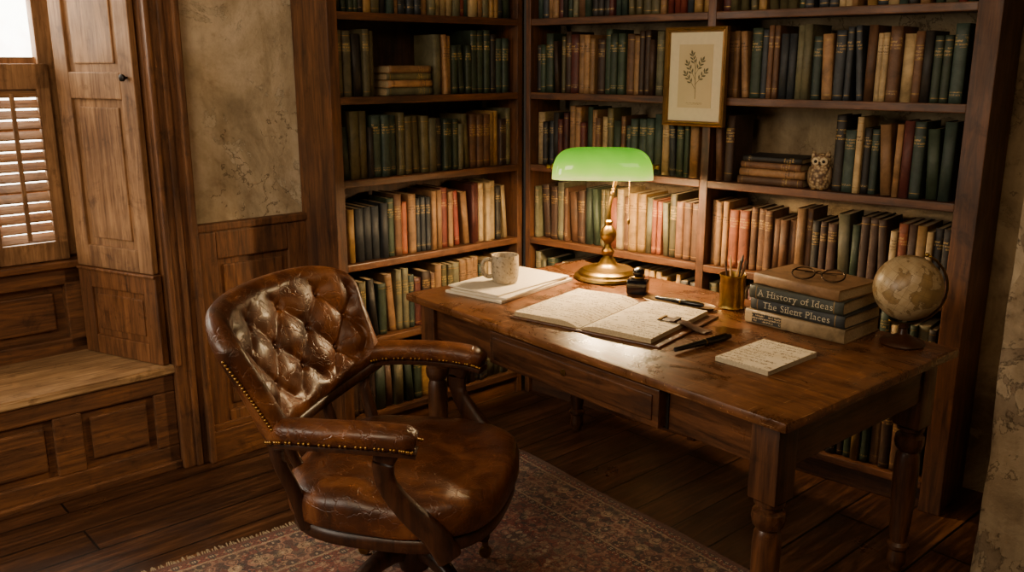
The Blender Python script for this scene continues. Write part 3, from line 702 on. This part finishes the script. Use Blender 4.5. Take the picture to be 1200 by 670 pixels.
for i, (an_, tilt, L_, c, nm, lb) in enumerate([(150, 9, .175, '#c09a60', 'pencil', 'plain wooden pencil standing in the brass cup'), (205, 10, .165, '#40281a', 'pencil', 'dark wooden pencil standing in the brass cup'), (60, 9, .17, '#1c1a18', 'paintbrush', 'black handled brush standing in the brass cup'), (330, 14, .18, '#b08a55', 'pencil', 'tan pencil leaning in the brass cup'), (20, 13, .165, '#5a3c22', 'letter_opener', 'thin brown letter opener in the brass cup')]):
    M = FD @ T(.091, .312, ZD+.008) @ RZ(an_) @ T(.004, 0, 0) @ Matrix.Rotation(R(tilt), 4, 'Y')
    bm = bmesh.new(); lathe_bm(bm, [(0, 0), (.0036, 0), (.0036, L_-.018), (.0008, L_)], 6)
    if nm == 'paintbrush': lathe_bm(bm, [(.004, L_-.02), (.006, L_-.01), (.002, L_+.012)], 8)
    if nm == 'letter_opener': add_box(bm, (0, 0, L_-.02), (.012, .002, .05), .001)
    o = finish(bm, nm, simple('stick%d' % i, c, .5, 0, .2), mw=M); tag(o, lb, nm.replace('_', ' '), 'writing tools in the brass cup')
# --- book stack on desk
def hero(label, w, d, h, col, z, x, y, rz, name, txt=None, tcol='#d6c9a8', tsize=.031, dark_label=False, bands=True):
    PAL.setdefault(name, col)
    th_ = thing('book', label, 'book', mw=FD @ T(x, y, z) @ RZ(rz), group='stacked books on the desk')
    M = T(-h/2, 0, w/2) @ Matrix.Rotation(R(90), 4, 'Y')
    bm = book_bm(w, d, h, 4 if bands else 0, arc=.006); bm.transform(M); finish(bm, 'cover', [cloth(name), PAGES, simple('dull_gilt', '#8a7044', .5, .5, .3), cloth(name)], th_)
    bm = bmesh.new(); add_pages(bm, w, d, h, 0); bm.transform(M); finish(bm, 'page_block', [PAGES], th_)
    if dark_label:
        boxes('spine_label', [span(-h*.42, -h*.12, -.0015, .0005, w*.16, w*.84)], scribble('label_print', '#2b2a28', '#c9b184', .009, 'xz', .06, .6, 300), th_, bev=0)
    if txt:
        cu = bpy.data.curves.new('t', 'FONT'); cu.body = txt; cu.size = tsize; cu.align_x = 'CENTER'; cu.align_y = 'CENTER'; cu.extrude = .0004; cu.offset = -.0005; cu.space_character = 1.12
        to = bpy.data.objects.new('t', cu); COL.objects.link(to); bpy.context.view_layer.update()
        me = bpy.data.meshes.new_from_object(to.evaluated_get(bpy.context.evaluated_depsgraph_get())); bpy.data.objects.remove(to)
        # slab serifs: a small foot on every straight stem end
        bm = bmesh.new(); bm.from_mesh(me); bpy.data.meshes.remove(me)
        feet = []
        zmax = max(v.co.z for v in bm.verts)
        for e in bm.edges:
            a, b = e.verts[0].co, e.verts[1].co
            if a.z < zmax-1e-6 or b.z < zmax-1e-6: continue
            if abs(a.y-b.y) < 1e-5 and .02*tsize < abs(a.x-b.x) < .16*tsize:
                ff = [f for f in e.link_faces if abs(f.normal.z) > .9]
                if len(ff) == 1: feet.append(((a.x+b.x)/2, a.y, abs(a.x-b.x), ff[0].calc_center_median().y))
        for x_, y_, l_, yc in feet:
            s_ = 1 if yc > y_ else -1
            add_box(bm, (x_, y_+s_*.016*tsize, 0), (l_+.21*tsize, .040*tsize, .0008))
        me = bpy.data.meshes.new('spine_title'); bm.to_mesh(me); bm.free()
        me.materials.append(simple('title_ink_'+name[:4], tcol, .6, 0, .3, 120))
        o = bpy.data.objects.new('spine_title', me); COL.objects.link(o); o.parent = th_; o.location = (0, -.0008, w/2); o.rotation_euler = (R(90), 0, 0); o['label'] = 'cream lettering reading '+txt
z = ZD
hero('thick beige cloth book with a dark spine label, bottom of stack', .046, .235, .35, '#ad956e', z, .405, .205, 3, 'worn beige', dark_label=True, bands=False); z += .0465
hero('dark slate book with its title in cream letters', .040, .225, .335, '#2e3233', z, .408, .212, 1, 'slate grey', 'The Silent Places'); z += .0405
hero('dark green-grey book with its title in cream letters', .042, .23, .325, '#33372f', z, .405, .205, 4, 'green grey', 'A History of Ideas'); z += .0425
hero('worn brown cloth book on top of the stack', .036, .22, .315, '#80603f', z, .395, .215, -2, 'faded brown', bands=False); z += .0365
gl_ = thing('eyeglasses', 'round wire-rimmed eyeglasses resting on the book stack', 'glasses', mw=FD @ T(.44, .265, z+.002) @ RZ(22))
GM = simple('glasses_metal', '#3a2a1a', .3, .9, .2)
lm = NT('lens_glass'); lm.b.inputs['Transmission Weight'].default_value = 1; lm.b.inputs['Roughness'].default_value = .02; lm.b.inputs['IOR'].default_value = 1.05
tl = math.radians(66)
for sx in (-1, 1):
    c = [(sx*.046+.035*math.cos(2*math.pi*i/32), .032*(1+math.sin(2*math.pi*i/32))*math.sin(tl), .002+.032*(1+math.sin(2*math.pi*i/32))*math.cos(tl)) for i in range(32)]
    sweep('rim', c, .0025, GM, gl_, closed=True, seg=8)
    bm = bmesh.new(); vv = [bm.verts.new(p) for p in c]; bm.faces.new(vv)
    finish(bm, 'lens', lm.m, gl_)
    sweep('temple', catmull([(sx*.081, .038, .020), (sx*.074, .058, .016), (sx*.02, .074, .009), (-sx*.05, .078+.006*sx, .004)]), .0021, GM, gl_, seg=8)
sweep('bridge', catmull([(-.012, .036, .018), (0, .044, .022), (.012, .036, .018)]), .0024, GM, gl_, seg=8)
gb = thing('globe', 'small antique desk globe on a turned wooden base', 'globe', mw=FD @ T(.69, .36, ZD) @ RZ(40))
lathe('base', [(0, 0), (.062, 0), (.066, .006), (.060, .014), (.045, .018), (.03, .026), (.014, .034), (.011, .05), (.016, .056), (.008, .066), (0, .068)], simple('globe_base', '#3a2112', .3, 0, .3), gb, 36)
gt = NT('antique_map'); v = gt.coords(rnd=False); n = gt.noise(v, 11, 9, .35, .62)
c = gt.ramp(n, [(.49, lin('#a8936e')), (.50, lin('#5f4b30')), (.508, lin('#836b45')), (.62, lin('#8f7448'))])
n2 = gt.noise(v, 40, 4); c = gt.mix(c, gt.ramp(n2, [(.3, (.7, .64, .56, 1)), (.6, (1, 1, 1, 1))]), .8, 'MULTIPLY')
s = gt.N('ShaderNodeSeparateXYZ'); gt.L(v, s.inputs[0])
lon = gt.math('PINGPONG', gt.math('ADD', gt.math('ARCTAN2', s.outputs[1], s.outputs[0]), 4.0), .131); lat = gt.math('PINGPONG', gt.math('ADD', gt.math('ARCSINE', gt.math('DIVIDE', s.outputs[2], .1)), 4.0), .131)
ln_ = gt.math('MAXIMUM', gt.math('LESS_THAN', lon, .006), gt.math('LESS_THAN', lat, .006)); c = gt.mix(c, lin('#5a482e'), gt.math('MULTIPLY', ln_, .5))
gt.base(c); gt.b.inputs['Roughness'].default_value = .36
bm = bmesh.new(); bmesh.ops.create_uvsphere(bm, u_segments=48, v_segments=32, radius=.1)
finish(bm, 'sphere', gt.m, gb, loc=(0, 0, .178), rot=(R(8), R(22), 0), smooth=True)
pts = [(.112*math.cos(R(a)), 0, .178+.112*math.sin(R(a))) for a in range(-115, 70, 6)]
bm = bmesh.new(); sweep_bm(bm, pts, .004, .004, 8, up=Vector((0, 1, 0)))
ball_bm(bm, (.112*math.cos(R(67)), 0, .178+.112*math.sin(R(67))), .007, 10); finish(bm, 'meridian', BRASS, gb, smooth=True)

# ------------------------------------------------------------------ OWL
ow = thing('owl_figurine', 'small carved cream and brown owl figurine on shelf', 'figurine', mw=FR @ T(1.405, .055, ZS[2]) @ RZ(12))
om = NT('owl_feathers'); v = om.coords(rnd=False); vo = om.N('ShaderNodeTexVoronoi'); vo.inputs['Scale'].default_value = 95; om.L(v, vo.inputs['Vector'])
om.base(om.ramp(vo.outputs['Distance'], [(.2, lin('#b8a27c')), (.5, lin('#957c58')), (.75, lin('#584230'))])); om.b.inputs['Roughness'].default_value = .6; om.bump(vo.outputs['Distance'], .8, .004)
lathe('body', [(0, 0), (.028, 0), (.036, .01), (.041, .035), (.039, .062), (.033, .082), (.034, .095), (.037, .108), (.034, .124), (.022, .134), (0, .137)], om.m, ow, 32, smooth=True, M=Matrix.Diagonal((1, .82, 1, 1)))
for s_ in (-1, 1):
    lathe('ear_tuft', [(.012, 0), (.008, .012), (0, .026)], om.m, ow, 10, M=T(s_*.023, -.008, .124) @ Matrix.Rotation(R(s_*18), 4, 'Y'))
    ball('wing', (s_*.036, .004, .05), .03, simple('owl_wing', '#7c6342', .6, 0, .4, 90), ow, 16, (.35, .75, 1.25))
    lathe('eye_disc', [(0, .006), (.013, .004), (.015, 0)], simple('owl_cream', '#c8b48e', .6), ow, 20, M=T(s_*.0145, -.0275, .107) @ Matrix.Rotation(R(90), 4, 'X') @ Matrix.Rotation(R(s_*12), 4, 'Y'))
    ball('eye', (s_*.0145, -.034, .107), .006, BLACK, ow, 12)
    ball('foot', (s_*.014, -.028, .005), .008, simple('owl_foot', '#8a6a3e', .6), ow, 10, (1, 1.3, .6))
lathe('beak', [(.005, 0), (.004, .008), (0, .014)], simple('owl_beak', '#3b2a18', .4), ow, 8, M=T(0, -.032, .104) @ Matrix.Rotation(R(140), 4, 'X'))

# ------------------------------------------------------------------ FRAMED PRINT
fpz0, fpz1, fx0, fx1 = 1.352, 1.735, .762, 1.035
pf = thing('framed_print', 'gold framed botanical print hanging on the bookcase upright', 'picture', mw=FR @ T((fx0+fx1)/2, -.022, (fpz0+fpz1)/2))
W2, H2 = (fx1-fx0)/2, (fpz1-fpz0)/2
bm = bmesh.new()
prof = [(0, .012), (0, -.012), (.006, -.016), (.012, -.010), (.017, -.012), (.02, -.004), (.02, .012)]
loops = []
for o_, y in prof: loops.append([bm.verts.new((sx*(W2-o_), y, sz*(H2-o_))) for sx, sz in ((-1, -1), (1, -1), (1, 1), (-1, 1))])
for a, b in zip(loops, loops[1:]+[loops[0]]):
    for i in range(4): bm.faces.new((a[i], a[(i+1) % 4], b[(i+1) % 4], b[i]))
bmesh.ops.recalc_face_normals(bm, faces=bm.faces)
finish(bm, 'frame', simple('frame_gold', '#8d6a38', .38, .6, .35, 25), pf)
boxes('mat_board', [span(-W2+.015, W2-.015, .0, .008, -H2+.015, H2-.015)], simple('mat_cream', '#d8caa8', .8, 0, .06), pf, bev=0)
pw, ph = .075, .115
boxes('print_sheet', [span(-pw, pw, -.0015, .0, -ph-.005, ph+.01)], simple('print_paper', '#c8b58c', .8, 0, .1, 9), pf, bev=0)
bm = bmesh.new()
def leaf(x, z, a, L_, w):
    ca, sa = math.cos(a), math.sin(a); P = []
    for t_, s_ in ((0, 0), (.3, .8), (.55, 1), (.8, .6), (1, 0), (.8, -.6), (.55, -1), (.3, -.8)):
        lx, lz = L_*t_, w*s_; P.append(bm.verts.new((x+lx*ca-lz*sa, -.0022, z+lx*sa+lz*ca)))
    bm.faces.new(P)
def twig(p, q, r=.0011): sweep_bm(bm, [(p[0], -.0022, p[1]), ((p[0]+q[0])/2+.002, -.0022, (p[1]+q[1])/2), (q[0], -.0022, q[1])], r, .0006, 6)
twig((.004, -.085), (0, .02), .0016); twig((0, .02), (.004, .075))
for (z0, x1_, z1_) in ((-.045, -.04, .01), (-.03, .045, .02), (-.01, -.034, .05), (.01, .03, .062), (.03, -.014, .085)):
    twig((.001, z0), (x1_, z1_), .0009)
    for k in range(3):
        t_ = .4+.25*k; x = x1_*t_; z_ = z0+(z1_-z0)*t_; a = math.atan2(z1_-z0, x1_)
        leaf(x, z_, a+.7, .020, .0035); leaf(x, z_, a-.7, .020, .0035)
    leaf(x1_, z1_, math.atan2(z1_-z0, x1_), .02, .0045)
finish(bm, 'plant_drawing', simple('botanical_ink', '#6a6448', .8, 0, .3, 120), pf)
boxes('caption', [span(-.035, .035, -.0018, -.0014, -.107, -.100)], scribble('print_caption', '#c8b58c', '#5b5038', .008, 'xz', .045, .8, 500), pf, bev=0)

# ------------------------------------------------------------------ CHAIR  (local +x = facing direction)
ch = thing('armchair', 'tufted brown leather swivel armchair with wooden arms and nailheads', 'chair', loc=(-.30, 2.47, .012), rz=-13)
WC = w_chair('z')
NU, NV = 170, 84
nails = bmesh.new()
def nail(p): ball_bm(nails, p, .0050, 6)
def back_mid(u, v):
    ph_ = u*R(72); y = .348*math.sin(ph_)/math.sin(R(72)); k = (math.cos(ph_)-math.cos(R(72)))/(1-math.cos(R(72)))
    x = -.215-.135*k-(.15*v+.02*v*v)*(.74+.26*k); z0 = .632-.085*(1-u*u)
    Hh = .948-z0-.072*abs(u)**5
    y *= (1+.17*v)
    return Vector((x, y, z0+v*Hh))
def bnorm(u, v):
    e = .01; du = back_mid(u+e, v)-back_mid(u-e, v); dv = back_mid(u, v+e)-back_mid(u, v-e); n = du.cross(dv).normalized()
    if n.x < 0: n = -n
    return n
KU, KV = 5.4, 4.4
def tuft(u, v):
    uu = u+.022*noise.noise(Vector((u*3, v*3, 5))); vv = v+.03*noise.noise(Vector((u*3, v*3, 9)))
    h = (abs(math.sin(math.pi*(uu*KU+(vv-.53)*KV)/2))**.6)*(abs(math.sin(math.pi*(uu*KU-(vv-.53)*KV)/2))**.6)
    a, b = (u*KU+(v-.53)*KV)/2, (u*KU-(v-.53)*KV)/2
    ra_ = a-round(a); rb2 = b-round(b); dd = ra_*ra_+rb2*rb2
    return h, dd
bm = bmesh.new(); F_, Bk = [], []
for i in range(NU+1):
    u = -1+2*i/NU; fr, br_ = [], []
    for j in range(NV+1):
        v = j/NV; m = back_mid(u, v); n = bnorm(u, v)
        eu = min(1, (1-abs(u))/.12); ev = min(1, min(v/.12, (1-v)/.17))
        k = math.sqrt(max(0, 1-(1-eu)**2))*math.sqrt(max(0, 1-(1-ev)**2))
        mask = max(0, min(1, (min((1-abs(u))/.15, v/.19, (1-v)/.21)-.45)/.55)); mask = mask*mask*(3-2*mask)
        h, dd = tuft(u, v)
        t_ = .040*(1-mask)+mask*(.016+.022*h-.016*math.exp(-dd/.010))
        t_ += .0015*noise.noise(m*30)+.0025*noise.noise(m*12)
        fr.append(bm.verts.new(m+n*(t_*k+.001))); br_.append(bm.verts.new(m-n*(.030*k)))
    F_.append(fr); Bk.append(br_)
for i in range(NU):
    for j in range(NV):
        bm.faces.new((F_[i][j], F_[i+1][j], F_[i+1][j+1], F_[i][j+1])); bm.faces.new((Bk[i][j+1], Bk[i+1][j+1], Bk[i+1][j], Bk[i][j]))
for i in range(NU):
    for j in (0, NV): bm.faces.new((F_[i][j], F_[i+1][j], Bk[i+1][j], Bk[i][j]))
for j in range(NV):
    for i in (0, NU): bm.faces.new((F_[i][j], F_[i][j+1], Bk[i][j+1], Bk[i][j]))
bmesh.ops.recalc_face_normals(bm, faces=bm.faces)
finish(bm, 'backrest', LEATHER, ch, smooth=True)
for a in range(-7, 8):
    for b in range(-7, 8):
        u = (a+b)/KU; v = (a-b)/KV+.53
        if abs(u) < .93 and .14 < v < .88: ball('tuft_button', back_mid(u, v)+bnorm(u, v)*.008, .008, LEATHER, ch, 10)
for s_ in (-1, 1):
    for j in range(26): nail(back_mid(s_*.985, .02+.9*j/25)-bnorm(s_*.985, .5)*.016+Vector((0, s_*.004, 0)))
for i in range(60):
    u = -.97+1.94*i/59; nail(back_mid(u, .015)-bnorm(u, .02)*.012)
for s_ in (-1, 1):
    path = catmull([(-.268, s_*.325, .640), (-.20, s_*.345, .655), (-.09, s_*.352, .662), (.02, s_*.347, .664), (.10, s_*.337, .660), (.135, s_*.330, .654)], 8)
    sweep('armrest', path, [.032, .041, .043, .045, .046, .044, .030], LEATHER, ch, rb=[.032, .032, .031, .032, .032, .031, .022], seg=24, power=.8, smooth=True)
    for k in range(0, 30):
        t_ = k/29; q = path[min(len(path)-1, int(t_*(len(path)-1)))]
        for sd in (-1, 1): nail(Vector((q.x, q.y+sd*.041, q.z-.017)))
    rail = [(p.x, p.y, p.z-.034) for p in path]
    sweep('arm_rail', rail, [.026, .033, .034, .034, .030], WC, ch, rb=.011, seg=14, power=.6)
    sweep('arm_support', catmull([(.06, s_*.335, .628), (.045, s_*.338, .58), (.055, s_*.335, .52), (.105, s_*.325, .45), (.17, s_*.31, .38), (.205, s_*.295, .315)], 8), [.020, .016, .017, .022, .026, .028], WC, ch, rb=[.034, .028, .026, .030, .034, .036], seg=14, power=.55)
    sweep('rear_post', catmull([(-.265, s_*.31, .63), (-.27, s_*.305, .55), (-.24, s_*.285, .45), (-.21, s_*.27, .34)], 6), [.016, .014, .018, .02], WC, ch, rb=[.022, .018, .02, .024], seg=12, power=.6)
    sweep('spindle', catmull([(-.340, s_*.14, .575), (-.32, s_*.135, .50), (-.27, s_*.13, .37)], 6), [.014, .018, .013], WC, ch, seg=12)
ph_ = [back_mid(-1+2*i/40, 0)-Vector((0, 0, .004)) for i in range(41)]
sweep('back_rail', ph_, .022, WC, ch, rb=.02, seg=12, power=.6)
finish(nails, 'nailhead_trim', simple('nail_brass', '#a07a3e', .35, 1, .2), ch, smooth=True)['kind'] = 'stuff'
def seat_r(a):
    c, s_ = math.cos(a), math.sin(a); n = 2.9
    rx = .308 if c > 0 else .335; ry = .326
    return (abs(c/rx)**n+abs(s_/ry)**n)**(-1/n)
def seat_mesh(name, zprof, mat, dome=0):
    bm = bmesh.new(); S = 120; rings = []
    for f_, z_ in zprof:
        rg = []
        for i in range(S):
            a = 2*math.pi*i/S; r_ = seat_r(a)*f_; x, y = r_*math.cos(a), r_*math.sin(a)
            dz = 0
            if dome: dz = dome*(noise.noise(Vector((x*7, y*7, .3)))*.6+noise.noise(Vector((x*18, y*18, 1.3)))*.25)
            rg.append(bm.verts.new((x, y, z_+dz*(1 if z_ > .40 else .3))))
        rings.append(rg)
    for a, b in zip(rings, rings[1:]):
        for i in range(S): bm.faces.new((a[i], a[(i+1) % S], b[(i+1) % S], b[i]))
    bm.faces.new(rings[0][::-1]); bm.faces.new(rings[-1])
    bmesh.ops.recalc_face_normals(bm, faces=bm.faces)
    return finish(bm, name, mat, ch, smooth=True)
seat_mesh('seat', [(.92, .356), (.97, .358), (.995, .366), (1.0, .382), (1.0, .412), (.992, .430), (.97, .444), (.93, .454), (.86, .460), (.78, .462), (.70, .462), (.62, .461), (.55, .460), (.47, .459), (.4, .458), (.32, .457), (.25, .456), (.17, .456), (.1, .455), (.02, .455)], LEATHER, .018)
seat_mesh('seat_frame', [(.6, .300), (.90, .303), (.96, .315), (.96, .350), (.90, .358), (.6, .358)], WC)
lathe('pedestal', [(.09, .285), (.085, .27), (.04, .262), (.03, .24), (.03, .2), (.05, .18), (.055, .12), (.045, .085), (.02, .08)][::-1], WC, ch, 28)
lathe('swivel_plate', [(.0, .283), (.12, .283), (.12, .301), (0, .301)], IRON, ch, 28)
for k in range(4):
    a = R(45+90*k+10); c, s_ = math.cos(a), math.sin(a)
    sweep('foot', catmull([(c*r_, s_*r_, z_) for r_, z_ in ((.02, .15), (.10, .155), (.20, .12), (.285, .075))], 8), [.022, .024, .022, .02], WC, ch, rb=[.03, .03, .024, .018], seg=12, power=.7)
    bm = bmesh.new(); lathe_bm(bm, [(0, .04), (.01, .04), (.012, .075), (0, .08)], 12, T(c*.285, s_*.285, 0))
    lathe_bm(bm, [(0, -.012), (.018, -.012), (.021, -.006), (.021, .006), (.018, .012), (0, .012)], 18, T(c*.285, s_*.285, .021) @ Matrix.Rotation(R(90), 4, 'X'))
    finish(bm, 'caster', BRASS, ch, smooth='auto')

# ------------------------------------------------------------------ LIGHTS / CAMERA / WORLD
def area(name, loc, target, size, power, col, sy=None):
    l = bpy.data.lights.new(name, 'AREA'); l.energy = power; l.color = col; l.size = size
    if sy: l.shape = 'RECTANGLE'; l.size_y = sy
    o = bpy.data.objects.new(name, l); COL.objects.link(o); o.location = loc
    o.rotation_euler = (Vector(target)-Vector(loc)).to_track_quat('-Z', 'Y').to_euler(); return o
for k, dx in enumerate((-.09, .07)):
    l = bpy.data.lights.new('lamp_bulb', 'POINT'); l.energy = 38; l.color = (1, .68, .35); l.shadow_soft_size = .028
    o = bpy.data.objects.new('lamp_bulb', l); COL.objects.link(o); o.matrix_world = Lw @ T(dx, 0, SZ+.03)
area('added_fill', (-1.1, .4, 2.6), (.1, 3.8, 1.1), 1.1, 46, (1, .75, .48))  # warm fill added high near the camera, no visible source
area('added_soft_fill', (.9, 1.2, 2.65), (.1, 3.9, 1.3), 1.0, 12, (1, .72, .45))  # second unseen fill, weaker, added to lift the bookcase corner
area('added_side_fill', (-3.0, .9, 1.9), (-1.1, 3.1, 1.0), 1.1, 46, (1, .87, .70))  # pale fill added at the left to brighten plaster and chair back
w = bpy.data.worlds.new('world'); bpy.context.scene.world = w; w.use_nodes = True
w.node_tree.nodes['Background'].inputs[0].default_value = (1, .78, .55, 1); w.node_tree.nodes['Background'].inputs[1].default_value = .03
cam = bpy.data.cameras.new('camera'); co = bpy.data.objects.new('camera', cam); COL.objects.link(co)
co.location = (0, 0, 1.6); pitch = math.degrees(math.atan(262/1050)); co.rotation_euler = (R(90-pitch), 0, 0)
cam.sensor_width = 36; cam.lens = 31.5; cam.clip_start = .05
bpy.context.scene.camera = co
# turn the finished room so the long bookcase runs along the world axes
bpy.context.view_layer.update()
TURN = Matrix.Rotation(R(40.8), 4, 'Z')
for o in list(bpy.context.scene.objects):
    if o.parent is None: o.matrix_world = TURN @ o.matrix_world
